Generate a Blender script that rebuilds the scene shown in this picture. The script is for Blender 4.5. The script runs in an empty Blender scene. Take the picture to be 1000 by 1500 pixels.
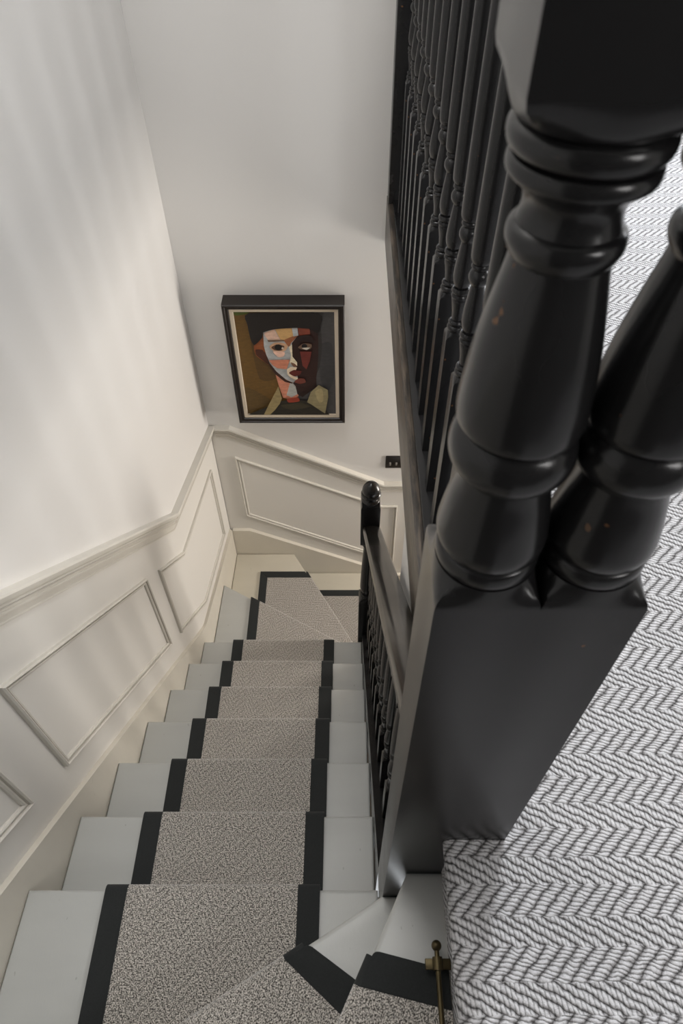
import bpy, bmesh, math, random
from mathutils import Vector
random.seed(7)
C = bpy.context.scene.collection
R = math.radians
PI = math.pi

# ------------------------------------------------------------------ materials
class NT:
    def __init__(s, name):
        s.m = bpy.data.materials.new(name); s.m.use_nodes = True
        s.t = s.m.node_tree; s.N = s.t.nodes; s.L = s.t.links
        s.b = s.N['Principled BSDF']
    def node(s, kind, **kw):
        n = s.N.new(kind)
        for k, v in kw.items(): setattr(n, k, v)
        return n
    def put(s, sock, v):
        if hasattr(v, 'is_output'): s.L.new(v, sock)
        else: sock.default_value = v
    def math(s, op, a, b=None, c=None):
        n = s.node('ShaderNodeMath', operation=op)
        s.put(n.inputs[0], a)
        if b is not None: s.put(n.inputs[1], b)
        if c is not None: s.put(n.inputs[2], c)
        return n.outputs[0]
    def mix(s, f, a, b):
        n = s.node('ShaderNodeMix', data_type='RGBA')
        s.put(n.inputs[0], f); s.put(n.inputs[6], a); s.put(n.inputs[7], b)
        return n.outputs[2]
    def noise(s, scale, vec=None, detail=3, rough=.55):
        n = s.node('ShaderNodeTexNoise'); n.inputs['Scale'].default_value = scale
        n.inputs['Detail'].default_value = detail; n.inputs['Roughness'].default_value = rough
        if vec is not None: s.L.new(vec, n.inputs['Vector'])
        return n.outputs[0]
    def coord(s, which='Object'):
        return s.node('ShaderNodeTexCoord').outputs[which]
    def scaled(s, vec, sc):
        n = s.node('ShaderNodeMapping'); n.inputs['Scale'].default_value = sc
        s.L.new(vec, n.inputs['Vector']); return n.outputs[0]
    def ramp(s, f, pts):
        n = s.node('ShaderNodeValToRGB'); s.L.new(f, n.inputs[0]); e = n.color_ramp.elements
        while len(e) < len(pts): e.new(.5)
        for i, (p, c) in enumerate(pts):
            e[i].position = p; e[i].color = (*c, 1) if len(c) == 3 else c
        return n.outputs[0]
    def bump(s, h, strength, dist):
        n = s.node('ShaderNodeBump'); n.inputs['Strength'].default_value = strength
        n.inputs['Distance'].default_value = dist; s.L.new(h, n.inputs['Height'])
        s.L.new(n.outputs[0], s.b.inputs['Normal'])
    def base(s, v): s.put(s.b.inputs['Base Color'], v if hasattr(v, 'is_output') else (*v, 1))
    def rough(s, v): s.put(s.b.inputs['Roughness'], v)

def g(*c):                       # sRGB 0-255 to linear
    return tuple(((x/255+.055)/1.055)**2.4 if x > 10 else x/255/12.92 for x in c)

def mat_wall(name, col, var=.03):
    n = NT(name); co = n.coord()
    a = n.noise(1.6, co, 4); d = tuple(x*(1-var) for x in col)
    n.base(n.mix(a, (*col, 1), (*d, 1))); n.rough(.62)
    n.b.inputs['Specular IOR Level'].default_value = .3
    n.bump(n.noise(90, co, 3), .05, .002)
    return n.m

def mat_paint(name, col, rough=.42, scuff=.0, dark=(.2, .19, .17)):
    n = NT(name); co = n.coord()
    a = n.noise(3.5, n.scaled(co, (1, 4, 1)), 5)
    d = tuple(x*.86 for x in col)
    c = n.mix(a, (*col, 1), (*d, 1))
    if scuff:
        sp = n.noise(38, n.scaled(co, (1.6, .8, 1)), 2)
        f = n.math('MULTIPLY', n.math('GREATER_THAN', sp, .745), scuff)
        c = n.mix(f, c, (*dark, 1))
    n.base(c); n.rough(rough)
    n.bump(n.noise(55, n.scaled(co, (6, 1, 1)), 3), .08, .002)
    return n.m

def mat_black(name, col=(.0085, .0085, .009), rough=.22, grain=.0, chips=.735):
    n = NT(name); co = n.coord()
    a = n.noise(7, co, 4)
    c = n.mix(a, (*col, 1), (col[0]*1.7, col[1]*1.65, col[2]*1.6, 1))
    if grain:
        w = n.noise(24, n.scaled(co, (4, .35, 4)), 6, .7)
        c = n.mix(n.ramp(w, [(.42, (0, 0, 0)), (.66, (grain, grain, grain))]), c, (.16, .125, .095, 1))
    sp = n.noise(46, co, 2)
    f = n.ramp(sp, [(chips, (0, 0, 0)), (chips+.03, (.7, .7, .7))])
    c = n.mix(f, c, (.16, .075, .03, 1))
    n.base(c)
    n.rough(n.math('MULTIPLY_ADD', a, .16, rough-.06)); n.b.inputs['Specular IOR Level'].default_value = .40
    n.bump(n.noise(60, n.scaled(co, (3, 3, .6)), 3), .035, .002)
    return n.m

def mat_carpet(name, lo, mid, hi, speck=.3, bump=.9, soft=1.0, Q=.0225, bA=.038, bB=.044, rot=0, wob_amt=.006, sscale=230, sheen=.1):
    """chunky herringbone: bands of long ropes alternate with bands of short cross yarns; UV is in metres"""
    n = NT(name); uv0 = n.node('ShaderNodeUVMap', uv_map='UVMap').outputs[0]
    mp = n.node('ShaderNodeMapping'); mp.inputs['Rotation'].default_value = (0, 0, R(rot)); n.L.new(uv0, mp.inputs['Vector']); uv = mp.outputs[0]
    wob = n.node('ShaderNodeTexNoise'); wob.inputs['Scale'].default_value = 70; wob.inputs['Detail'].default_value = 2
    n.L.new(uv, wob.inputs['Vector'])
    sub = n.node('ShaderNodeVectorMath', operation='SUBTRACT'); n.L.new(wob.outputs[1], sub.inputs[0]); sub.inputs[1].default_value = (.5, .5, .5)
    scl = n.node('ShaderNodeVectorMath', operation='SCALE'); n.L.new(sub.outputs[0], scl.inputs[0]); scl.inputs['Scale'].default_value = wob_amt
    add = n.node('ShaderNodeVectorMath', operation='ADD'); n.L.new(uv, add.inputs[0]); n.L.new(scl.outputs[0], add.inputs[1])
    sep = n.node('ShaderNodeSeparateXYZ'); n.L.new(add.outputs[0], sep.inputs[0])
    p, q = sep.outputs[0], sep.outputs[1]
    T = bA + bB
    jit = n.noise(45, uv, 1, .5)
    p = n.math('ADD', p, n.math('MULTIPLY_ADD', jit, .010, -.005))
    pl = n.math('MULTIPLY', n.math('FRACT', n.math('DIVIDE', p, T)), T)
    isB = n.math('GREATER_THAN', pl, bA)
    ca, cb = 1/math.tan(R(28)), 1/math.tan(R(43))
    fA = n.math('MULTIPLY', pl, ca)
    fB = n.math('MULTIPLY_ADD', n.math('SUBTRACT', pl, bA), -cb, bA*ca)
    f = n.math('ADD', n.math('MULTIPLY', fA, n.math('SUBTRACT', 1, isB)), n.math('MULTIPLY', fB, isB))
    ph = n.math('DIVIDE', n.math('ADD', q, f), Q)
    fr = n.math('FRACT', ph)
    rib = n.math('POWER', n.math('SINE', n.math('MULTIPLY', fr, PI)), .48)
    rA = n.math('MULTIPLY_ADD', n.math('SUBTRACT', n.math('MULTIPLY', q, .88), n.math('MULTIPLY', pl, .47)), 1/.0082, n.math('MULTIPLY', fr, 1.0))
    rB = n.math('DIVIDE', n.math('ADD', n.math('MULTIPLY', pl, .97), n.math('MULTIPLY', q, .22)), .0058)
    tw = n.math('ADD', n.math('MULTIPLY', rA, n.math('SUBTRACT', 1, isB)), n.math('MULTIPLY', rB, isB))
    st = n.math('POWER', n.math('ABSOLUTE', n.math('SINE', n.math('MULTIPLY', tw, PI))), .6)
    ribw = n.math('MULTIPLY_ADD', isB, -.08, .66)
    h = n.math('ADD', n.math('MULTIPLY', rib, ribw), n.math('MULTIPLY', st, n.math('SUBTRACT', 1, ribw)))
    h = n.math('MULTIPLY', h, n.math('MULTIPLY_ADD', rib, .35, .65))
    fine = n.noise(700, uv, 2, .6)
    mid_n = n.noise(sscale, uv, 2.5, .62)
    h2 = n.math('ADD', h, n.math('MULTIPLY_ADD', fine, .36, -.18))
    colf = n.math('MULTIPLY_ADD', n.math('SUBTRACT', mid_n, .5), speck*3.2, n.math('MULTIPLY_ADD', n.math('SUBTRACT', h2, .6), soft, .55))
    n.base(n.ramp(colf, [(.05, lo), (.45, mid), (.85, hi)]))
    n.rough(.95); n.b.inputs['Specular IOR Level'].default_value = .1
    n.b.inputs['Sheen Weight'].default_value = sheen; n.b.inputs['Sheen Roughness'].default_value = .35
    n.bump(h2, bump, .007)
    return n.m

def mat_fabric(name, col):
    n = NT(name); co = n.coord()
    wv = n.noise(420, co, 2)
    n.base(n.mix(wv, (*col, 1), tuple(x*1.8 for x in col)+(1,)))
    n.rough(.9); n.b.inputs['Specular IOR Level'].default_value = .15; n.b.inputs['Sheen Weight'].default_value = .08
    n.bump(wv, .25, .001)
    return n.m

def mat_brass():
    n = NT('aged_brass'); co = n.coord(); a = n.noise(40, co, 4)
    n.base(n.mix(a, (.13, .10, .05, 1), (.05, .04, .022, 1)))
    n.b.inputs['Metallic'].default_value = .9; n.rough(.42)
    return n.m

def mat_vcol():
    n = NT('oil_paint'); a = n.node('ShaderNodeVertexColor', layer_name='Col').outputs[0]
    co = n.coord(); s = n.noise(35, n.scaled(co, (1, 1, 2.5)), 5, .65)
    v = n.node('ShaderNodeHueSaturation'); n.L.new(a, v.inputs['Color'])
    n.L.new(n.math('MULTIPLY_ADD', s, .9, .55), v.inputs['Value'])
    n.base(v.outputs[0]); n.rough(.5); n.bump(s, .25, .003)
    return n.m

M = dict(
    wall=mat_wall('wall_paint', g(222, 220, 217)),
    panel=mat_wall('panelling_paint', g(224, 221, 215)),
    trim=mat_paint('trim_paint', g(215, 211, 202), .38),
    tread=mat_paint('stair_paint', g(188, 189, 186), .40, .35),
    hall_lit_tread=mat_paint('hall_lit_stair_paint', g(207, 201, 186), .42, .15),  # same stair paint with warm hall light mixed into the colour
    string=mat_paint('string_paint', g(221, 215, 202), .40, .12),
    black=mat_black('black_gloss_paint'),
    blackrail=mat_black('handrail_paint', (.010, .0095, .009), .20, .04),
    worn=mat_black('worn_black_paint', (.028, .025, .022), .36, .85, .8),
    runner=mat_carpet('runner_weave', g(46, 44, 43), g(122, 118, 112), g(222, 216, 208), 1.0, .6, soft=.27, wob_amt=.011, sscale=360, sheen=.7),
    carpet=mat_carpet('landing_weave', g(40, 38, 38), g(138, 136, 136), g(220, 219, 221), .22, 1.0, soft=1.0, Q=.0243, wob_amt=.0045),
    binding=mat_fabric('charcoal_binding', (.019, .0205, .0205)),
    brass=mat_brass(),
    frame=mat_black('frame_stain', (.012, .0085, .007), .36, 0, .9),
    slip=mat_paint('cream_slip', g(214, 200, 180), .6),
    paint=mat_vcol(),
    plate=mat_black('switch_bronze', (.012, .010, .009), .32, 0, .95),
    toggle=mat_black('toggle_metal', (.16, .15, .14), .3, 0, .95),
    dark=mat_wall('unseen_dark_wall', g(66, 64, 62)),  # dark tone picked for the unseen back wall to darken newel reflections
    hall=mat_paint('hall_boards', g(150, 130, 105), .45),
)

# ------------------------------------------------------------------ mesh helpers
def obj(name, bm, mat, parent=None, smooth=40, loc=None):
    off = Vector(loc) if loc else (parent_loc(parent) if parent else Vector((0, 0, 0)))
    bmesh.ops.recalc_face_normals(bm, faces=bm.faces)
    for v in bm.verts: v.co -= off
    me = bpy.data.meshes.new(name); bm.to_mesh(me); bm.free()
    o = bpy.data.objects.new(name, me); C.objects.link(o)
    me.materials.append(mat)
    if smooth:
        for p in me.polygons: p.use_smooth = True
        me.set_sharp_from_angle(angle=R(smooth))
    if parent: o.parent = parent
    else: o.location = off
    return o
def parent_loc(p):
    v = Vector((0, 0, 0))
    while p: v = v + p.location; p = p.parent
    return v
def thing(name, label, cat, loc, group=None):
    o = bpy.data.objects.new(name, None); C.objects.link(o); o.location = loc
    o.empty_display_size = .05
    o['label'] = label; o['category'] = cat
    if group: o['group'] = group
    return o
def tag(o, label, cat): o['label'] = label; o['category'] = cat; return o
def struct(name, bm, mat, smooth=40):
    o = obj(name, bm, mat, None, smooth); o['kind'] = 'structure'; return o

def prism(bm, poly, z0, z1, bev=0, ax='z', uvrot=None):
    """extrude a polygon; ax z: (x,y) polygon; ax y: (x,z) polygon along y; ax x: (y,z) polygon along x"""
    def P(a, b, t):
        return (a, b, t) if ax == 'z' else ((a, t, b) if ax == 'y' else (t, a, b))
    lo = [bm.verts.new(P(a, b, z0)) for a, b in poly]
    hi = [bm.verts.new(P(a, b, z1)) for a, b in poly]
    n = len(poly); fs = [bm.faces.new(lo[::-1]), bm.faces.new(hi)]
    for i in range(n):
        fs.append(bm.faces.new((lo[i], lo[(i+1) % n], hi[(i+1) % n], hi[i])))
    if bev:
        es = [e for e in bm.edges if e.verts[0] in hi and e.verts[1] in hi]
        bmesh.ops.bevel(bm, geom=es, offset=bev, segments=3, profile=.5, affect='EDGES')
    return fs
def box(bm, x0, x1, y0, y1, z0, z1, bev=0, seg=2):
    vs = [bm.verts.new((x, y, z)) for x in (x0, x1) for y in (y0, y1) for z in (z0, z1)]
    idx = [(0, 1, 3, 2), (4, 6, 7, 5), (0, 4, 5, 1), (2, 3, 7, 6), (0, 2, 6, 4), (1, 5, 7, 3)]
    fs = [bm.faces.new([vs[i] for i in f]) for f in idx]
    if bev:
        es = list({e for f in fs for e in f.edges})
        bmesh.ops.bevel(bm, geom=es, offset=bev, segments=seg, profile=.5, affect='EDGES')
def turned(bm, cx, cy, rings, N=32, cap=True):
    """rings: (z, r, squareness)"""
    prev = None
    for (z, r, s) in rings:
        row = []
        for i in range(N):
            a = 2*PI*(i+0)/N + PI/4
            c, sn = math.cos(a), math.sin(a)
            k = (1-s) + s/max(abs(c), abs(sn))
            row.append(bm.verts.new((cx+r*k*c, cy+r*k*sn, z)))
        if prev:
            for i in range(N):
                bm.faces.new((prev[i], prev[(i+1) % N], row[(i+1) % N], row[i]))
        elif cap: bm.faces.new(row[::-1])
        prev = row
    if cap: bm.faces.new(prev)
def smooth_prof(pts, k=5):
    """Catmull-Rom through (z, r) control points; returns circular rings"""
    out = []
    for i in range(len(pts)-1):
        p0 = pts[max(i-1, 0)]; p1 = pts[i]; p2 = pts[i+1]; p3 = pts[min(i+2, len(pts)-1)]
        for j in range(k):
            t = j/k
            f = lambda a, b, c, d: .5*(2*b+(c-a)*t+(2*a-5*b+4*c-d)*t*t+(3*b-a-3*c+d)*t**3)
            out.append((f(p0[0], p1[0], p2[0], p3[0]), max(.002, f(p0[1], p1[1], p2[1], p3[1])), 0))
    out.append((*pts[-1], 0)); return out
def sweep(bm, path, prof, mapf, closed=False):
    """path: 2-D points on a wall; prof: (across, out) pairs, across is to the left of travel"""
    n = len(path); rows = []
    for i, p in enumerate(path):
        a = path[i-1] if (i > 0 or closed) else None
        b = path[(i+1) % n] if (i < n-1 or closed) else None
        d1 = Vector((p[0]-a[0], p[1]-a[1])).normalized() if a else None
        d2 = Vector((b[0]-p[0], b[1]-p[1])).normalized() if b else None
        if d1 is None: d1 = d2
        if d2 is None: d2 = d1
        n1 = Vector((-d1.y, d1.x)); n2 = Vector((-d2.y, d2.x))
        m = (n1+n2); m = m/max(m.length_squared, 1e-6)*2
        rows.append([bm.verts.new(mapf(p[0]+m.x*s, p[1]+m.y*s, o)) for s, o in prof])
    k = len(prof)
    for i in range(n if closed else n-1):
        A, B = rows[i], rows[(i+1) % n]
        for j in range(k-1):
            bm.faces.new((A[j], B[j], B[j+1], A[j+1]))
    if not closed:
        bm.faces.new(rows[0]); bm.faces.new(rows[-1][::-1])
def uv_all(bm, f):
    l = bm.loops.layers.uv.get('UVMap') or bm.loops.layers.uv.new('UVMap')
    for fc in bm.faces:
        for lp in fc.loops: lp[l].uv = f(lp.vert.co, fc)

# ------------------------------------------------------------------ dimensions (metres, landing carpet top = 0)
G, RISE = .223, .20
Y0 = .374                                   # runner nosing of the top straight step
def stepY(n): return Y0 + n*G
def stepZ(n): return -.60 - n*RISE
XR = .0735                                  # right end of treads / left face of newel
FARY = 2.57
def wx(y, off=0): return -.776 + .0295*y + off     # the left wall runs very slightly out of square
TD = .010                                   # runner thickness above the tread

# ------------------------------------------------------------------ setting
bm = bmesh.new()
vs = [(wx(-.9), -.9), (wx(2.569), 2.569), (wx(2.569)-.09, 2.569), (wx(-.9)-.1, -.9)]
prism(bm, vs, -2.75, 2.7)
struct('wall_left', bm, M['wall'])
bm = bmesh.new()
prism(bm, [(-.79, -2.75), (2.3, -2.75), (2.3, -.205), (.26, -.205), (.26, 2.7), (-.79, 2.7)], FARY, FARY+.1, ax='y')
struct('wall_far', bm, M['wall'])
bm = bmesh.new()                            # the flank wall under the landing edge
box(bm, .157, .25, .405, 1.162, -2.6, -.20)
struct('wall_right', bm, M['wall'])
bm = bmesh.new()
box(bm, 2.2, 2.3, -.9, FARY-.001, -2.6, -.21); box(bm, 2.2, 2.3, -.9, 3.3, -.21, 2.7)
struct('wall_landing', bm, M['wall'])
bm = bmesh.new()
box(bm, .175, 2.2, -.9, .305, -.20, -.012); box(bm, .2585, 2.2, .305, 3.3, -.20, -.012)
struct('floor', bm, M['hall'])
bm = bmesh.new(); box(bm, -.90, 2.3, -1.0, -.9, -2.7, 2.7)
struct('wall_back', bm, M['dark'])
bm = bmesh.new(); box(bm, -.9, 2.3, -1.0, FARY+.05, 2.60, 2.7); box(bm, .262, 2.3, FARY+.05, 3.4, 2.60, 2.7)
struct('ceiling', bm, M['wall'])
bm = bmesh.new(); box(bm, -.70, 2.2, .42, FARY, -2.70, -2.605)
struct('floor_hall', bm, M['hall'])

# panelling dado skin on the two walls is the wall itself painted a shade warmer: mouldings only
def LW(y, z, o): return (wx(y)+o, y, z)
def FW(x, z, o): return (x, FARY-o, z)
RAIL = [(.012, 0), (.012, .030), (.006, .033), (-.002, .032), (-.006, .022), (-.010, .0215), (-.012, .025), (-.017, .025), (-.024, .016), (-.030, .0145), (-.032, .018), (-.037, .018), (-.040, .008), (-.058, .007), (-.060, .0095), (-.064, .0095), (-.066, 0)]
RAIL = [(a-.012, b) for a, b in RAIL]
bm = bmesh.new()
sweep(bm, [(-.9, .62), (-.25, .62), (.05, .60), (.786, -.023+.005), (1.816, -.962), (FARY-.004, -1.166)], RAIL, LW)
struct('trim_1', bm, M['trim'], 18)
bm = bmesh.new()
sweep(bm, [(-.672, -1.166), (-.594, -1.166), (.203, -1.582), (2.195, -1.585)], RAIL, FW)
struct('trim_2', bm, M['trim'], 18)
# dado: a thin painted board below the rail
bm = bmesh.new()
prism(bm, [(-.9, .60), (-.25, .60), (.05, .58), (.786, -.035), (1.816, -.98), (2.566, -1.18), (2.566, -2.1), (1.75, -1.9), (.3, -.62), (-.3, -.5), (-.9, -.5)], 0, .003, ax='x')
for v in bm.verts: v.co.x += wx(v.co.y)
struct('trim_3', bm, M['panel'])
bm = bmesh.new()
prism(bm, [(-.694, -1.18), (-.594, -1.18), (.203, -1.596), (2.19, -1.60), (2.19, -2.58), (.3, -2.56), (-.694, -2.1)], FARY-.003, FARY, ax='y')
struct('trim_4', bm, M['panel'])
MOULD = [(0, .003), (.0005, .013), (.005, .016), (.009, .0135), (.0095, .0065), (.0135, .0065), (.014, .0105), (.018, .011), (.022, .008), (.0225, .003)]
def mould(name, pts, mp, area_sign=1):
    a = sum(pts[i-1][0]*pts[i][1]-pts[i][0]*pts[i-1][1] for i in range(len(pts)))
    if a < 0: pts = pts[::-1]
    bm = bmesh.new(); sweep(bm, pts, MOULD, mp, True); struct(name, bm, M['trim'], 20)
mould('trim_5', [(.53, -.070), (.53, -.523), (.02, -.062), (-.30, -.03), (-.30, .40), (.02, .40)], LW)
mould('trim_6', [(.663, -.186), (1.415, -.856), (1.415, -1.330), (.663, -.650)], LW)
mould('trim_7', [(1.53, -.966), (1.806, -1.212), (2.427, -1.34), (2.427, -1.868), (1.88, -1.748), (1.53, -1.436)], LW)
mould('trim_8', [(-.593, -1.384), (.2, -1.779), (.29, -1.779), (.293, -2.322), (-.585, -1.863)], FW)
mould('trim_9', [(.40, -1.779), (1.2, -1.779), (1.2, -2.37), (.40, -2.37)], FW)

# ------------------------------------------------------------------ staircase
stair = thing('staircase', 'grey-white painted staircase with winder steps at top and bottom', 'staircase', (-.3, 1.0, -2.6))
def tread(poly, z, bev=.009, m='tread'):
    bm = bmesh.new(); prism(bm, poly, z-.028, z, bev); return obj('tread', bm, M[m], stair)
def riser(p, q, z0, z1, th=.014):
    d = Vector((q[0]-p[0], q[1]-p[1])).normalized(); nx, ny = -d.y*th, d.x*th
    bm = bmesh.new(); prism(bm, [p, q, (q[0]+nx, q[1]+ny), (p[0]+nx, p[1]+ny)], z0, z1)
    return obj('riser', bm, M['tread'], stair)
SX = lambda y: wx(y, .0205)
t30, t62 = math.tan(R(30)), math.tan(R(62.5))
W1y = lambda x: .31 + (x-.0735)*t30             # upper winder nosing lines
W2x = lambda y: .111 - (.31-y)/t62
BK = -.52
nb = .012                                        # bare nosing sits back from the runner's
tread([(XR-.001, Y0-nb), (SX(.37), Y0-nb), (SX(-.1), W1y(SX(-.1))-.03), (XR-.001, .275)], stepZ(0)-TD)
tread([(XR-.001, W1y(XR)), (SX(-.1), W1y(SX(-.1))), (SX(BK), BK), (W2x(BK)+.03, BK), (.125, .309)], -.4-TD)
tread([(W2x(.309), .309), (W2x(BK), BK), (.186, BK), (.186, .309)], -.2-TD)
for n in range(1, 7):
    y = stepY(n)-nb
    tread([(XR-.001, y), (SX(y), y), (SX(y-G), y-G-.025), (XR-.001, y-G-.025)], stepZ(n)-TD)
N7 = lambda x: 1.735 - (x-.074)*t30              # lower winder nosings
N8x = lambda y: .074 - (y-1.828)/1.79
yb = stepY(6)-nb
tread([(.05, yb-.025), (.05, 1.709), (.02, N7(.02)), (SX(2.2), N7(SX(2.2))), (SX(yb), yb-.025)], stepZ(7)-TD)
tread([(.05, N7(.05)-.03), (SX(2.2), N7(SX(2.2))-.03), (wx(2.54, .0205), 2.543), (N8x(2.543), 2.543), (.05, 1.87)], stepZ(8)-TD, m='hall_lit_tread')
tread([(.05, 1.80), (N8x(2.543)-.03, 2.543), (.115, 2.543), (.115, 1.80)], stepZ(9)-TD, m='hall_lit_tread')
# risers
for n in range(0, 7):
    y = stepY(n)-nb-.018
    riser((SX(y), y), (XR-.001, y), stepZ(n+1)-TD, stepZ(n)-TD-.028, -.014)
def rl(p, q, z): riser(p, q, z-RISE-TD, z-TD-.028)
rl((XR-.003, W1y(XR)-.024), (SX(-.1), W1y(SX(-.1))-.024), -.4)
rl((W2x(.29)+.026, .29), (W2x(BK)+.026, BK), -.2)
riser((.1735, .305), (.1735, BK), -.2-TD, -.03, -.0)if False else None
rl((.045, N7(.045)-.026), (SX(2.15), N7(SX(2.15))-.026), stepZ(7))
rl((N8x(1.9)-.024, 1.88), (N8x(2.54)-.024, 2.543), stepZ(8))
rl((.093, 1.80), (.093, 2.543), stepZ(9))
# left wall string with its ledge
sp = [(-.5, -.30), (.0, -.22), (.22, -.385), (1.751, -1.768), (1.80, -1.803), (2.545, -1.972)]
bm = bmesh.new()
prism(bm, sp + [(2.545, -2.6), (1.9, -2.6), (1.6, -2.2), (.5, -1.2), (-.5, -.9)], .0035, .020, ax='x')
for v in bm.verts: v.co.x += wx(v.co.y)
es = [e for e in bm.edges if all(abs(v.co.x-wx(v.co.y)-.020) < 1e-4 for v in e.verts)]
bmesh.ops.bevel(bm, geom=es, offset=.004, segments=2, affect='EDGES')
obj('wall_string', bm, M['string'], stair)
bm = bmesh.new()
prism(bm, [(-.680, -1.986), (-.578, -1.986), (.086, -2.328), (.32, -2.445), (2.19, -2.445), (2.19, -2.604), (.12, -2.604), (-.40, -2.6), (-.680, -2.4)], FARY-.0255, FARY-.0035, ax='y')
o = obj('wall_string', bm, M['string'], stair)

# ------------------------------------------------------------------ carpet runner
runner = thing('stair_runner', 'grey flecked herringbone stair runner bound with charcoal edging', 'stair carpet', (-.3, 1.0, -2.4))
RL, RRr, BW = -.561, -.063, .050
def prof(n0, n1):
    pts = []; run = []
    for n in range(n0, n1+1):
        y, z = stepY(n), stepZ(n)
        if n == n0: pts.append((y-.016, z))
        else: pts.append((y-G-.016, z)); pts.append((y-.019, z))
        for a in (72, 54, 36, 18, 2): pts.append((y-.016+.016*math.cos(R(a)), z-.016+.016*math.sin(R(a))))
        pts += [(y, z-.036), (y-.003, z-.044), (y-.009, z-.0495), (y-.0185, z-.051), (y-.019, z-.056), (y-.019, z-RISE+.004)]
    return pts
def sheet(x0, x1, pts, th, rise=0, flare=0):
    bm = bmesh.new(); l = bm.loops.layers.uv.new('UVMap')
    run = [0]
    for i in range(1, len(pts)):
        d_ = math.dist(pts[i], pts[i-1]); run.append(run[-1]+d_+(.011 if d_ > .13 and abs(pts[i][1]-pts[i-1][1]) > .1 else 0))
    # offset profile inward for the back face
    bk = []
    for i, p in enumerate(pts):
        a = pts[max(i-1, 0)]; b = pts[min(i+1, len(pts)-1)]
        d = Vector((b[0]-a[0], b[1]-a[1])).normalized(); nn = Vector((-d.y, d.x))
        bk.append((p[0]-nn.x*th, p[1]-nn.y*th)); 
    fr = [(pts[i][0]+0, pts[i][1]+rise) for i in range(len(pts))]
    rows = []
    for i in range(len(pts)):
        rows.append([bm.verts.new((x0, *fr[i])), bm.verts.new((x1, *fr[i])), bm.verts.new((x1, *bk[i])), bm.verts.new((x0, *bk[i]))])
    for i in range(len(pts)-1):
        for j in range(4):
            vs = [rows[i][j], rows[i][(j+1) % 4], rows[i+1][(j+1) % 4], rows[i+1][j]]
            f = bm.faces.new(vs)
            for lp in f.loops:
                k = i if lp.vert in rows[i] else i+1
                lp[l].uv = (lp.vert.co.x, run[k])
    return bm
P = prof(0, 6)
obj('carpet_section', sheet(RL+BW, RRr-BW, P, .009), M['runner'], runner, 60)
for x0, x1 in ((RL, RL+BW+.001), (RRr-BW-.001, RRr)):
    b = obj('edge_binding', sheet(x0, x1, P, .010, .0015), M['binding'], runner, 60)
    b['label'] = 'charcoal cloth edge binding'
def flat(poly, z, mat, name, uvf=None, th=.009, bev=.005):
    bm = bmesh.new(); prism(bm, poly, z-th, z, bev)
    if uvf: uv_all(bm, lambda c, f: uvf(c))
    o = obj(name, bm, mat, runner)
    if name == 'edge_binding': o['label'] = 'charcoal cloth edge binding'
    return o
def rot(a):
    c, s = math.cos(a), math.sin(a)
    return lambda v: (v.x*c+v.y*s, -v.x*s+v.y*c-v.z)
def nose_flap(p, q, z, drop, mat, name, uvf=None):
    """the carpet rolled over a nosing and down its riser; p->q runs so that the outside is to its left"""
    d = Vector((q[0]-p[0], q[1]-p[1])).normalized(); nx, ny = -d.y, d.x
    prf = [(-.002, z), (.003, z-.001), (.0075, z-.0045), (.010, z-.011), (.010, z-.040), (.007, z-.048), (-.004, z-.0505), (-.012, z-.051), (-.012, z-drop),
           (-.0195, z-drop), (-.0195, z-.0405), (.0008, z-.0395), (.0008, z-.0098), (-.002, z-.0098)]
    bm = bmesh.new()
    A = [bm.verts.new((p[0]+nx*o, p[1]+ny*o, zz)) for o, zz in prf]
    B = [bm.verts.new((q[0]+nx*o, q[1]+ny*o, zz)) for o, zz in prf]
    k = len(prf)
    for i in range(k): bm.faces.new((A[i], A[(i+1) % k], B[(i+1) % k], B[i]))
    bm.faces.new(A); bm.faces.new(B[::-1])
    if uvf: uv_all(bm, lambda c, f: uvf(c))
    o = obj(name, bm, mat, runner)
    if name == 'edge_binding': o['label'] = 'charcoal cloth edge binding'
def lerp(p, q, t): return (p[0]+(q[0]-p[0])*t, p[1]+(q[1]-p[1])*t)
u0 = lambda v: (v.x, v.y)
# top tread
z = stepZ(0); yb = Y0-.016
flat([(RL+BW, yb), (RL+BW, W1y(RL+BW)-.01), (RRr-BW, W1y(RRr-BW)-.01), (RRr-BW, yb)], z, M['runner'], 'carpet_section', u0, bev=0)
flat([(RL, yb), (RL, W1y(RL)-.01), (RL+BW+.001, W1y(RL+BW)-.01), (RL+BW+.001, yb)], z+.0015, M['binding'], 'edge_binding', bev=0)
flat([(RRr-BW-.001, yb), (RRr-BW-.001, W1y(RRr-BW)-.01), (RRr, W1y(RRr)-.01), (RRr, yb)], z+.0015, M['binding'], 'edge_binding', bev=0)
# upper winder one: right edge binding from nosing to the next riser
n1 = Vector((-math.sin(R(30)), math.cos(R(30))))       # outward of nosing one
def on1(x, o=.0): return (x+n1.x*o, W1y(x)+n1.y*o)
a_o, a_i = on1(-.076), on1(-.121); b_o, b_i = (.043, .1485), (.010, .094)
c_l, d_l = on1(-.60), (W2x(BK+.1)+.015, BK+.1)
uv1 = rot(R(30)); 
flat([a_i, c_l, (-.60, BK+.1), d_l, b_i], -.4, M['runner'], 'carpet_section', uv1, bev=0)
def rnd(a, i, b, k=.009):
    u = Vector((i[0]-a[0], i[1]-a[1])).normalized(); w = Vector((b[0]-a[0], b[1]-a[1])).normalized(); out = []
    for t in (0, .25, .5, .75, 1):
        p = (1-t)**2*w + t*t*u; out.append((a[0]+k*p.x, a[1]+k*p.y))
    return out
ro = rnd(a_o, a_i, b_o)
flat(ro+[a_i, b_i, b_o], -.4+.0015, M['binding'], 'edge_binding', bev=.002)
a_o = ro[-1]
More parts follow.
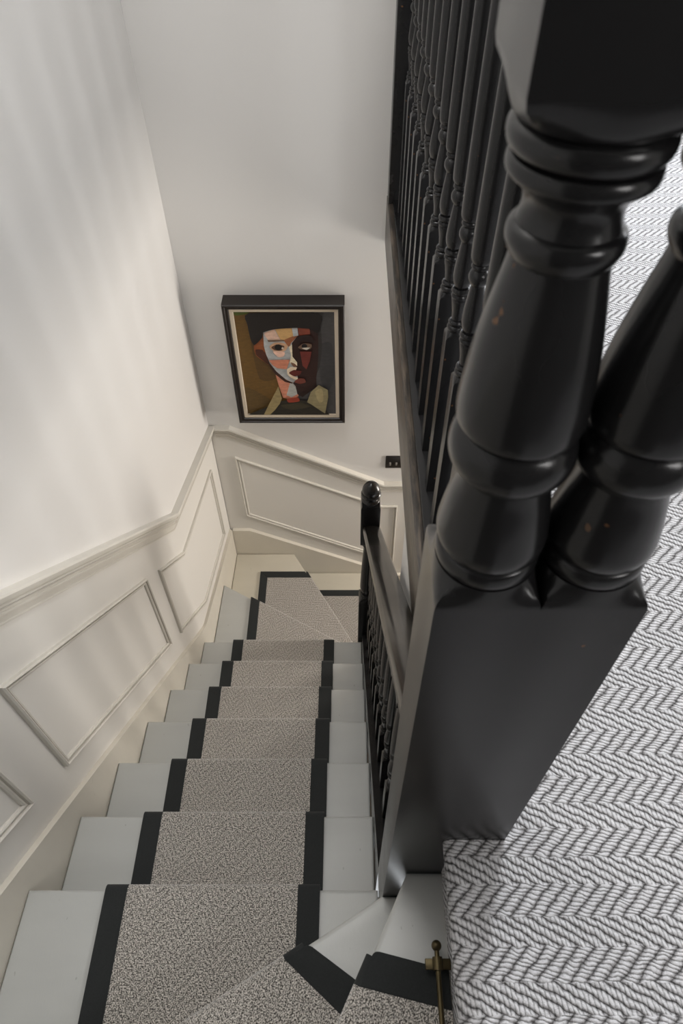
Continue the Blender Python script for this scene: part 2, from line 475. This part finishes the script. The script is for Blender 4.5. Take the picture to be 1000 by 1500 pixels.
nose_flap(a_i, c_l, -.4, .19, M['runner'], 'carpet_section', uv1) if False else None
nose_flap(c_l, a_i, -.4, .19, M['runner'], 'carpet_section', uv1)
nose_flap(a_i, a_o, -.4+.0015, .19, M['binding'], 'edge_binding')
# upper winder two
def on2(y): return (W2x(y), y)
a_o, a_i = on2(.186), on2(.135); b_o, b_i = (.172, .158), (.172, .102)
uv2 = rot(R(62))
flat([a_i, on2(BK+.08), (.172, BK+.08), b_i], -.2, M['runner'], 'carpet_section', uv2, bev=0)
ro = rnd(a_o, a_i, b_o)
flat(ro+[a_i, b_i, b_o], -.2+.0015, M['binding'], 'edge_binding', bev=.002)
a_o = ro[-1]
nose_flap(on2(BK+.08), a_i, -.2, .19, M['runner'], 'carpet_section', uv2)
nose_flap(a_i, a_o, -.2+.0015, .19, M['binding'], 'edge_binding')
# lower winders
z7, z8, z9 = stepZ(7), stepZ(8), stepZ(9)
xl = -.530
def on7(x): return (x, N7(x))
ys = stepY(6)-.02
uv7 = rot(R(-15)); uv8 = rot(R(-45)); uv9 = rot(0)
flat([(xl+BW, ys), (-.0, ys), on7(-.0), on7(xl+BW)], z7, M['runner'], 'carpet_section', uv7, bev=0)
flat([(xl, ys), (xl+BW, ys), on7(xl+BW), on7(xl)], z7+.0015, M['binding'], 'edge_binding', bev=.002)
nose_flap(on7(xl+BW), on7(-.0), z7, .19, M['runner'], 'carpet_section', uv7)
nose_flap(on7(xl), on7(xl+BW), z7+.0015, .19, M['binding'], 'edge_binding')
xl8, yf = -.522, 2.402; b8 = .045
def on8(y): return (N8x(y), y)
flat([(xl8+b8, N7(xl8+b8)-.01), (.0, N7(0)-.01), on8(1.90), on8(yf-b8), (xl8+b8, yf-b8)], z8, M['runner'], 'carpet_section', uv8, bev=0)
flat([(xl8, N7(xl8)-.01), (xl8+b8, N7(xl8+b8)-.01), (xl8+b8, yf-b8), (xl8, yf)], z8+.0015, M['binding'], 'edge_binding', bev=.002)
flat([(xl8, yf), (xl8+b8, yf-b8), on8(yf-b8), (N8x(yf)-.008, yf)], z8+.0015, M['binding'], 'edge_binding', bev=.002)
nose_flap(on8(yf-b8), on8(1.90), z8, .19, M['runner'], 'carpet_section', uv8)
nose_flap(on8(yf-.002), on8(yf-b8), z8+.0015, .19, M['binding'], 'edge_binding')
flat([(.03, 1.82), (.11, 1.82), (.11, yf-b8), (N8x(yf-b8)-.012, yf-b8), (N8x(1.88)-.012, 1.88)], z9, M['runner'], 'carpet_section', uv9, bev=0)
flat([(N8x(yf-b8)-.012, yf-b8), (.11, yf-b8), (.11, yf), (N8x(yf)-.012, yf)], z9+.0015, M['binding'], 'edge_binding', bev=.002)

# ------------------------------------------------------------------ landing carpet
bm = bmesh.new()
prf = [(1.0, 0), (.171, 0)] + [(.170+.015*math.cos(R(a)), -.015+.015*math.sin(R(a))) for a in (110, 135, 160, 180, 205, 230)] + [(.170, -.030), (.1735, -.042), (.1735, -.11), (.1735, -.2085)]
l = bm.loops.layers.uv.new('UVMap'); run = [0]
for i in range(1, len(prf)): run.append(run[-1]+math.dist(prf[i], prf[i-1]))
ya, yb_ = -.9, .3098
A = [bm.verts.new((x, ya, z)) for x, z in prf]; B = [bm.verts.new((x, yb_, z)) for x, z in prf]
for i in range(len(prf)-1):
    f = bm.faces.new((A[i], A[i+1], B[i+1], B[i]))
    for lp in f.loops:
        k = i if lp.vert in (A[i], B[i]) else i+1
        lp[l].uv = (lp.vert.co.y, 1.0-run[k])
def quad(x0, x1, y0, y1):
    f = bm.faces.new([bm.verts.new(p) for p in ((x0, y0, 0), (x1, y0, 0), (x1, y1, 0), (x0, y1, 0))])
    for lp in f.loops: lp[l].uv = (lp.vert.co.y, lp.vert.co.x)
quad(1.0, 2.195, ya, yb_); quad(.2540, 2.195, yb_, .402); quad(.245, 2.195, .402, 2.565); quad(.262, 2.195, 2.565, 3.295)
lc = obj('landing_carpet', bm, M['carpet'], None, 60)
tag(lc, 'pale grey chunky herringbone carpet laid on the landing right of the newel', 'carpet')

# ------------------------------------------------------------------ twin newel post
nx1, nx2, ny = .1185, .2085, .355
newel = thing('newel_post', 'large black turned twin newel post in the foreground at the landing edge', 'newel post', (nx1, ny, -.6))
def block(z0, z1, x):
    return [(z0, .0445, 1), (z1, .0445, 1)]
bm = bmesh.new()
turned(bm, nx1, ny, [(-.609, .045, 1), (.684, .045, 1), (.691, .0446, .93), (.699, .0440, .5), (.705, .0436, .12), (.709, .043, 0)], 64)
b1 = obj('square_block', bm, M['black'], newel, 35)
bm = bmesh.new()
turned(bm, nx2, ny, [(-.609, .045, 1), (.684, .045, 1), (.691, .0446, .93), (.699, .0440, .5), (.705, .0436, .12), (.709, .043, 0)], 64)
b2 = obj('square_block', bm, M['black'], newel, 35)
ctl = [
    [(.707, .040), (.711, .0425), (.716, .0438), (.722, .0438), (.727, .0425), (.729, .0405)],
    [(.729, .0405), (.734, .0432), (.744, .0450), (.758, .0436), (.780, .0400), (.800, .0360), (.812, .0345)],
    [(.812, .0345), (.818, .0390), (.826, .0440), (.836, .0460), (.846, .0446), (.853, .0415), (.856, .0388)],
    [(.856, .0388), (.862, .0430), (.872, .0442), (.890, .0430), (.920, .0395), (.950, .0343), (.972, .0300), (.982, .0285)],
    [(.982, .0285), (.986, .0310), (.992, .0328), (.998, .0318), (1.001, .0285)],
    [(1.001, .0285), (1.008, .0268), (1.015, .0275), (1.021, .0310), (1.024, .0350)],
    [(1.024, .0350), (1.027, .0385), (1.031, .0392), (1.035, .0380), (1.036, .0350)],
    [(1.036, .0350), (1.039, .0395), (1.044, .0412), (1.049, .0405), (1.052, .0375)],
]
for x in (nx1, nx2):
    bm = bmesh.new(); rr = []
    for c in ctl: rr += smooth_prof(c, 4)
    turned(bm, x, ny, rr, 64); obj('turned_shaft', bm, M['black'], newel, 50)
    bm = bmesh.new()
    turned(bm, x, ny, [(1.052, .037, 0), (1.054, .0400, .1), (1.060, .0425, .6), (1.068, .0446, .95), (1.074, .045, 1), (1.30, .045, 1)], 64)
    obj('top_block', bm, M['black'], newel, 35)
    bm = bmesh.new()
    turned(bm, x, ny, [(1.30, .045, 1), (1.303, .050, 1), (1.315, .050, 1), (1.322, .03, .6)]+smooth_prof([(1.322, .022), (1.335, .034), (1.36, .040), (1.385, .032), (1.40, .010)], 4), 48)
    obj('cap', bm, M['black'], newel, 50)

# ------------------------------------------------------------------ landing balustrade
lb = thing('landing_balustrade', 'black landing balustrade of closely spaced tall turned balusters above the stairwell', 'balustrade', (.2, 1.45, -.2))
bm = bmesh.new(); box(bm, .150, .172, .402, FARY-.002, -.19, -.004, .003)
f = obj('fascia', bm, M['worn'], lb); f['label'] = 'worn black fascia board with wood grain showing'
bm = bmesh.new(); box(bm, .168, .243, .402, FARY-.002, -.012, .012, .004)
obj('base_rail', bm, M['black'], lb)
def baluster_rings(z0, zsq, ztop, zend, h=.018, sq_end=True):
    k = h/.018
    c = [[(zsq+.010, .0145*k), (zsq+.014, .0165*k), (zsq+.019, .0160*k), (zsq+.022, .0125*k)],
         [(zsq+.022, .0125*k), (zsq+.027, .0155*k), (zsq+.032, .0125*k)],
         [(zsq+.032, .0105*k), (zsq+.050, .0115*k), (zsq+.070, .0145*k), (zsq+.076, .0140*k)],
         [(zsq+.076, .0140*k), (zsq+.080, .0165*k), (zsq+.085, .0140*k)],
         [(zsq+.085, .0135*k), (zsq+.090, .0170*k), (zsq+.097, .0150*k)],
         [(zsq+.097, .0120*k), (zsq+.108, .0160*k), (zsq+.122, .0172*k), (zsq+.150, .0145*k), (zsq+.180, .0105*k)],
         [(zsq+.180, .0105*k), (zsq+.187, .0150*k), (zsq+.194, .0165*k), (zsq+.201, .0150*k), (zsq+.206, .0110*k)],
         [(zsq+.206, .0110*k), (zsq+.211, .0145*k), (zsq+.216, .0130*k)],
         [(zsq+.216, .0125*k), (zsq+.222, .0160*k), (zsq+.240, .0172*k), (zsq+.34, .0165*k), (ztop, .0125*k)]]
    rr = [(z0, h, 1), (zsq-.002, h, 1), (zsq+.004, h*.93, .6), (zsq+.010, .0145*k, 0)]
    for s in c: rr += smooth_prof(s, 3)
    rr += [(ztop+.006, .016*k, 0), (ztop+.014, h, 1), (zend, h, 1)]
    return rr
bm = bmesh.new(); turned(bm, 0, 0, baluster_rings(.012, .428, 1.03, 1.13), 24)
b0 = None
y = .545
ys_b = [.94+.1315*k for k in range(-3, 12)]
for y in ys_b:
    if y > 2.47: continue
    if b0 is None:
        off = Vector((.200, y, 0)); 
        for v in bm.verts: v.co += off
        b0 = obj('baluster', bm, M['black'], lb, 45); yref = y
    else:
        c = b0.copy(); C.objects.link(c); c.parent = lb; c.location = b0.location + Vector((0, y-yref, 0))
bm = bmesh.new(); box(bm, .172, .232, .402, FARY-.002, 1.128, 1.185, .012, 3)
obj('handrail', bm, M['blackrail'], lb)
bm = bmesh.new(); box(bm, .152, .240, FARY-.075, FARY-.002, -.003, 1.25, .004)
obj('wall_post', bm, M['black'], lb)

# ------------------------------------------------------------------ stair balustrade
sb = thing('stair_balustrade', 'black stair balustrade with sloping handrail and acorn-topped newel', 'balustrade', (.1, 1.0, -2.4))
def railz(y): return -.953 + .897*(1.75-y)
def railx(y): return .0975 + .013*(1.75-y)
bm = bmesh.new()
prf = [(-.034, -.030), (-.035, -.018), (-.034, -.010), (-.028, -.003), (-.012, .0), (.012, .0), (.028, -.003), (.034, -.010), (.035, -.018), (.034, -.030), (.022, -.036), (.020, -.052), (-.020, -.052), (-.022, -.036)]
ya, yb_ = .4005, 1.713
A = [bm.verts.new((railx(ya)+a, ya, railz(ya)+b*1.34)) for a, b in prf]; B = [bm.verts.new((railx(yb_)+a, yb_, railz(yb_)+b*1.34)) for a, b in prf]
k = len(prf)
for i in range(k): bm.faces.new((A[i], A[(i+1) % k], B[(i+1) % k], B[i]))
bm.faces.new(A); bm.faces.new(B[::-1])
obj('handrail', bm, M['blackrail'], sb, 50)
def strz(y): return -.60-.897*(y-.374)+.035
bm = bmesh.new()
prism(bm, [(.4005, strz(.40)), (1.712, strz(1.712)), (1.712, strz(1.712)-.30), (.4005, strz(.40)-.30)], XR+.0005, .150, ax='x')
obj('string', bm, M['black'], sb)
i = 0
y = .46
while y < 1.69:
    zb = strz(y)+.016; zt = railz(y)-.068
    bm = bmesh.new(); turned(bm, .109, y, baluster_rings(zb-.03, zb+.20, zt-.10, zt+.012, .0155), 24)
    obj('baluster', bm, M['black'], sb, 45); y += .1115
nx, nyy, hh = .0925, 1.751, .0375
lnp = obj('newel_post', (lambda b: (turned(b, nx, nyy, [(-2.399, hh, 1), (-1.482, hh, 1), (-1.470, hh*.95, .5), (-1.462, hh*.84, 0)]
      + smooth_prof([(-1.462, .030), (-1.452, .034), (-1.444, .028)], 3) + smooth_prof([(-1.444, .024), (-1.41, .032), (-1.38, .033), (-1.28, .030), (-1.14, .024), (-1.09, .022)], 4)
      + smooth_prof([(-1.09, .022), (-1.083, .030), (-1.075, .026)], 3) + [(-1.066, hh*.84, 0), (-1.058, hh*.95, .5), (-1.047, hh, 1), (-.822, hh, 1), (-.812, hh*.93, .9)], 48), b)[1])(bmesh.new()), M['black'], sb, 35)
bm = bmesh.new()
turned(bm, nx, nyy, [(-.813, .030, 0)]+smooth_prof([(-.812, .033), (-.804, .034), (-.797, .026), (-.788, .024), (-.782, .030), (-.776, .0375), (-.769, .0385), (-.763, .035)], 4)
       + smooth_prof([(-.763, .0335), (-.750, .0345), (-.735, .031), (-.720, .021), (-.712, .010), (-.709, .003)], 4), 40)
obj('acorn_finial', bm, M['black'], lnp, 50)

# ------------------------------------------------------------------ painting
fx0, fx1, fz0, fz1, fy = -.524, -.010, -1.082, -.426, 2.490
pic = thing('framed_portrait', 'framed oil portrait of a person in a dark hat hung on the far wall', 'painting', ((fx0+fx1)/2, FARY, fz0))
FW_ = .027
bm = bmesh.new()
pf = [(0, FARY-.001), (0, fy+.004), (.004, fy), (.010, fy), (.013, fy+.004), (FW_-.004, fy+.006), (FW_, fy+.012), (FW_, FARY-.03), (FW_, FARY-.001)]
sweep(bm, [(fx0, fz0), (fx1, fz0), (fx1, fz1), (fx0, fz1)], pf, lambda a, b, o: (a, o, b), True)
obj('frame', bm, M['frame'], pic, 30)
bm = bmesh.new()
SW = .017
pf = [(FW_, fy+.014), (FW_+SW*.85, fy+.016), (FW_+SW, fy+.021), (FW_+SW, fy+.03)]
sweep(bm, [(fx0, fz0), (fx1, fz0), (fx1, fz1), (fx0, fz1)], pf, lambda a, b, o: (a, o, b), True)
s_ = obj('slip', bm, M['slip'], pic, 30); s_['label'] = 'cream inner slip'
ix0, ix1, iz0, iz1 = fx0+FW_+SW, fx1-FW_-SW, fz0+FW_+SW, fz1-FW_-SW
cy = fy+.024
def pt(x, y):
    s = (y-145)/740; l_ = 133+112*s; r_ = 868+12*s
    return (ix0+(ix1-ix0)*(x-l_)/(r_-l_), iz1-(iz1-iz0)*2.83*s/(3.33-.5*s))
bm = bmesh.new(); cl = bm.loops.layers.float_color.new('Col'); lay = [0]
def patch(pts, col, sm=True):
    q = [pt(*p) for p in pts]
    if sm:
        out = []; n = len(q)
        for i in range(n):
            p0, p1, p2, p3 = q[i-1], q[i], q[(i+1) % n], q[(i+2) % n]
            for t in (0, .25, .5, .75):
                out.append(tuple(.5*(2*p1[k]+(p2[k]-p0[k])*t*.7+(2*p0[k]-5*p1[k]+4*p2[k]-p3[k])*t*t*.7*1.0+(3*p1[k]-p0[k]-3*p2[k]+p3[k])*t**3*.7)
                           + .3*((p1[k]+(p2[k]-p1[k])*t)-p1[k]) for k in (0, 1)))
        q = out
    q = [(min(max(a, ix0), ix1), min(max(b, iz0), iz1)) for a, b in q]
    lay[0] += 1
    f = bm.faces.new([bm.verts.new((a, cy-.00025*lay[0], b)) for a, b in q])
    if f.normal.y > 0: f.normal_flip()
    f.normal_update()
    for lp in f.loops: lp[cl] = (*g(*col), 1)
def disc(x, y, rx, ry, col): patch([(x+rx*math.cos(a*PI/6), y+ry*math.sin(a*PI/6)) for a in range(12)], col, False)
patch([(120, 145), (880, 145), (890, 885), (230, 885)], (104, 76, 30), False)
patch([(133, 148), (250, 148), (225, 165), (150, 175)], (84, 98, 34))
patch([(250, 200), (285, 380), (420, 560), (440, 640), (330, 640), (270, 420)], (86, 62, 26))
patch([(245, 885), (220, 700), (330, 740), (420, 800), (400, 885)], (92, 70, 32))
patch([(640, 145), (890, 145), (895, 890), (600, 890), (620, 500)], (74, 72, 72), False)
patch([(760, 400), (850, 380), (872, 600), (830, 720), (770, 650)], (62, 61, 62))
patch([(700, 145), (760, 200), (780, 400), (760, 560), (720, 600), (690, 300)], (52, 48, 47))
patch([(352, 320), (362, 400), (388, 480), (396, 535), (350, 505), (300, 465), (285, 400), (318, 350)], (142, 78, 40))
patch([(298, 424), (350, 428), (384, 480), (392, 532), (345, 498), (302, 462)], (76, 38, 24))
patch([(440, 590), (520, 640), (590, 650), (610, 760), (560, 785), (498, 772), (468, 690)], (204, 134, 108), False)
patch([(548, 664), (585, 664), (602, 745), (560, 768), (523, 752)], (172, 172, 166), False)
patch([(580, 655), (700, 660), (738, 630), (742, 690), (640, 765), (602, 745)], (40, 22, 18), False)
patch([(560, 262), (700, 262), (748, 300), (752, 480), (736, 640), (700, 695), (640, 725), (590, 690), (560, 640), (560, 500)], (46, 23, 18))
patch([(352, 293), (440, 268), (600, 258), (606, 318), (560, 375), (562, 470), (600, 520), (590, 560), (606, 632), (572, 662), (520, 640), (450, 582), (402, 522), (376, 462), (358, 400)], (176, 178, 178), False)
patch([(380, 470), (402, 522), (450, 582), (520, 642), (572, 664), (560, 668), (510, 655), (440, 600), (392, 530)], (58, 34, 26), False)
patch([(358, 300), (430, 273), (478, 350), (390, 354), (366, 322)], (214, 178, 158), False)
patch([(436, 272), (560, 262), (572, 320), (545, 356), (482, 356)], (198, 158, 104), False)
patch([(500, 352), (572, 322), (606, 318), (556, 372), (540, 402), (520, 380)], (150, 92, 60), False)
patch([(560, 261), (600, 258), (608, 318), (572, 326)], (170, 174, 176), False)
patch([(604, 262), (690, 268), (694, 308), (612, 320)], (126, 62, 44), False)
patch([(384, 350), (505, 349), (505, 360), (390, 365)], (112, 90, 74), False)
patch([(398, 400), (436, 370), (500, 372), (532, 394), (508, 432), (440, 436)], (196, 156, 124))
patch([(412, 404), (452, 382), (506, 394), (490, 426), (440, 426)], (96, 66, 50))
disc(463, 403, 27, 22, (20, 13, 12))
disc(494, 410, 8, 8, (214, 200, 184))
patch([(424, 432), (506, 436), (502, 468), (462, 474)], (226, 184, 164))
patch([(394, 496), (548, 492), (524, 562), (455, 555), (420, 530)], (196, 126, 100), False)
patch([(540, 398), (562, 382), (566, 470), (600, 512), (600, 540), (562, 532), (546, 512), (556, 460)], (226, 212, 184), False)
patch([(552, 512), (580, 520), (600, 540), (575, 545)], (120, 84, 66))
patch([(526, 562), (552, 545), (600, 548), (590, 566), (545, 585), (560, 604), (606, 624), (602, 642), (556, 624), (530, 598)], (222, 202, 176), False)
patch([(540, 588), (575, 566), (602, 570), (632, 574), (618, 602), (580, 612)], (92, 32, 27))
patch([(578, 652), (610, 628), (652, 630), (662, 655), (620, 666)], (112, 56, 44))
patch([(605, 320), (690, 312), (720, 350), (720, 372), (640, 350), (600, 372)], (34, 17, 14))
patch([(606, 402), (648, 372), (704, 380), (696, 412), (640, 418)], (108, 84, 68))
disc(652, 392, 21, 17, (18, 12, 11))
patch([(634, 405), (692, 402), (668, 420)], (202, 194, 180))
patch([(620, 430), (704, 432), (692, 500), (668, 560), (640, 535)], (104, 42, 34), False)
patch([(246, 148), (240, 240), (262, 340), (290, 384), (345, 330), (352, 292), (440, 267), (600, 257), (690, 264), (745, 296), (766, 250), (752, 148)], (24, 18, 16))
patch([(245, 885), (330, 850), (420, 815), (480, 790), (520, 780), (700, 785), (790, 830), (835, 885)], (38, 34, 26), False)
patch([(360, 885), (400, 805), (465, 682), (490, 770), (476, 805), (440, 852), (404, 885)], (148, 132, 92), False)
patch([(672, 795), (700, 722), (756, 672), (822, 708), (826, 760), (802, 876), (762, 850), (704, 812)], (136, 126, 94), False)
patch([(730, 720), (780, 700), (790, 780), (760, 800)], (160, 146, 108))
patch([(528, 772), (602, 760), (618, 788), (542, 798)], (140, 54, 34))
patch([(480, 815), (620, 800), (700, 825), (560, 850)], (58, 52, 36))
cv = obj('canvas', bm, M['paint'], pic, 0)
cv['label'] = 'painted canvas with a patchwork face, one half in shadow'
bm = bmesh.new(); box(bm, ix0-.01, ix1+.01, fy+.026, FARY-.006, iz0-.01, iz1+.01)
obj('backing', bm, M['frame'], pic)

# ------------------------------------------------------------------ switch plate
sw = thing('light_switch', 'dark bronze light switch plate with a row of toggles on the far wall', 'light switch', (.279, FARY, -1.468))
bm = bmesh.new(); box(bm, .206, .352, FARY-.007, FARY, -1.470, -1.382, .002)
obj('plate', bm, M['plate'], sw)
for k in range(4):
    x = .230+k*.0325
    bm = bmesh.new(); box(bm, x-.005, x+.005, FARY-.018, FARY-.0065, -1.440, -1.424, .002)
    o = obj('toggle', bm, M['toggle'], sw)

# ------------------------------------------------------------------ stair rod
rod = thing('stair_rod', 'aged brass stair rod with ball end below the landing edge', 'stair rod', (.150, .1, -.185))
rx, rz = .1505, -.172
def tube(bm, p, q, r, N=16):
    d = (Vector(q)-Vector(p)); L = d.length; mt = d.to_track_quat('Z', 'Y').to_matrix().to_4x4(); mt.translation = (Vector(p)+Vector(q))/2
    bmesh.ops.create_cone(bm, cap_ends=True, segments=N, radius1=r, radius2=r, depth=L, matrix=mt)
bm = bmesh.new(); tube(bm, (rx, -.48, rz), (rx, .172, rz), .0045); obj('rod', bm, M['brass'], rod)
bm = bmesh.new()
box(bm, rx-.020, rx+.0225, .1555, .1715, rz-.009, rz-.004, .001); tube(bm, (rx, .154, rz), (rx, .173, rz), .0085)
obj('bracket', bm, M['brass'], rod)
bm = bmesh.new(); bmesh.ops.create_uvsphere(bm, u_segments=24, v_segments=16, radius=.0085)
for v in bm.verts: v.co += Vector((rx, .189, rz))
tube(bm, (rx, .172, rz), (rx, .184, rz), .004); obj('ball_finial', bm, M['brass'], rod)

# ------------------------------------------------------------------ camera
cd = bpy.data.cameras.new('camera'); cam = bpy.data.objects.new('camera', cd); C.objects.link(cam)
cam.location = (0, 0, 1.177); cam.rotation_euler = (R(90-49.6), 0, 0)
cd.sensor_width = 36; cd.sensor_fit = 'AUTO'; cd.lens = 24.0; cd.shift_x = -8/1500
cd.clip_start = .01
cd.dof.use_dof = True; cd.dof.focus_distance = 2.6; cd.dof.aperture_fstop = 11
bpy.context.scene.camera = cam

# ------------------------------------------------------------------ light
w = bpy.data.worlds.new('world'); bpy.context.scene.world = w; w.use_nodes = True
w.node_tree.nodes['Background'].inputs[0].default_value = (.93, .965, 1.0, 1)
w.node_tree.nodes['Background'].inputs[1].default_value = 1.95
def area(name, loc, target, sx, sy, power, col):
    l_ = bpy.data.lights.new(name, 'AREA'); l_.shape = 'RECTANGLE'; l_.size = sx; l_.size_y = sy; l_.energy = power; l_.color = col
    o = bpy.data.objects.new(name, l_); C.objects.link(o); o.location = loc
    o.rotation_euler = (Vector(target)-Vector(loc)).to_track_quat('-Z', 'Y').to_euler()
    return o
area('landing_window_light', (2.5, 7.6, 3.1), (.2, .4, .0), .7, 1.0, 470, (.93, .96, 1.0))
area('landing_side_light', (2.1, 1.7, 1.2), (-.7, 1.8, .3), .26, .9, 12, (.98, .98, 1.0))
area('hall_door_light', (2.05, 2.15, -1.0), (-.7, 1.9, -.8), .55, .9, 42, (1.0, .935, .86))
area('overhead_fill', (-.16, 1.1, 2.55), (-.36, 1.1, -1.2), .6, 1.2, 30, (1.0, .985, .965))  # added fill with no real fitting; lifts the stairwell and newel highlights
area('landing_back_fill', (1.35, -.75, 1.35), (-.7, .9, -.9), .5, .8, 11, (1.0, .98, .96))  # unseen lamp added to brighten the lower left wall panel
sc = bpy.context.scene
sc.view_settings.view_transform = 'Standard'
sc.view_settings.look = 'None'
sc.view_settings.exposure = .12
sc.cycles.max_bounces = 8
sc.cycles.use_denoising = True
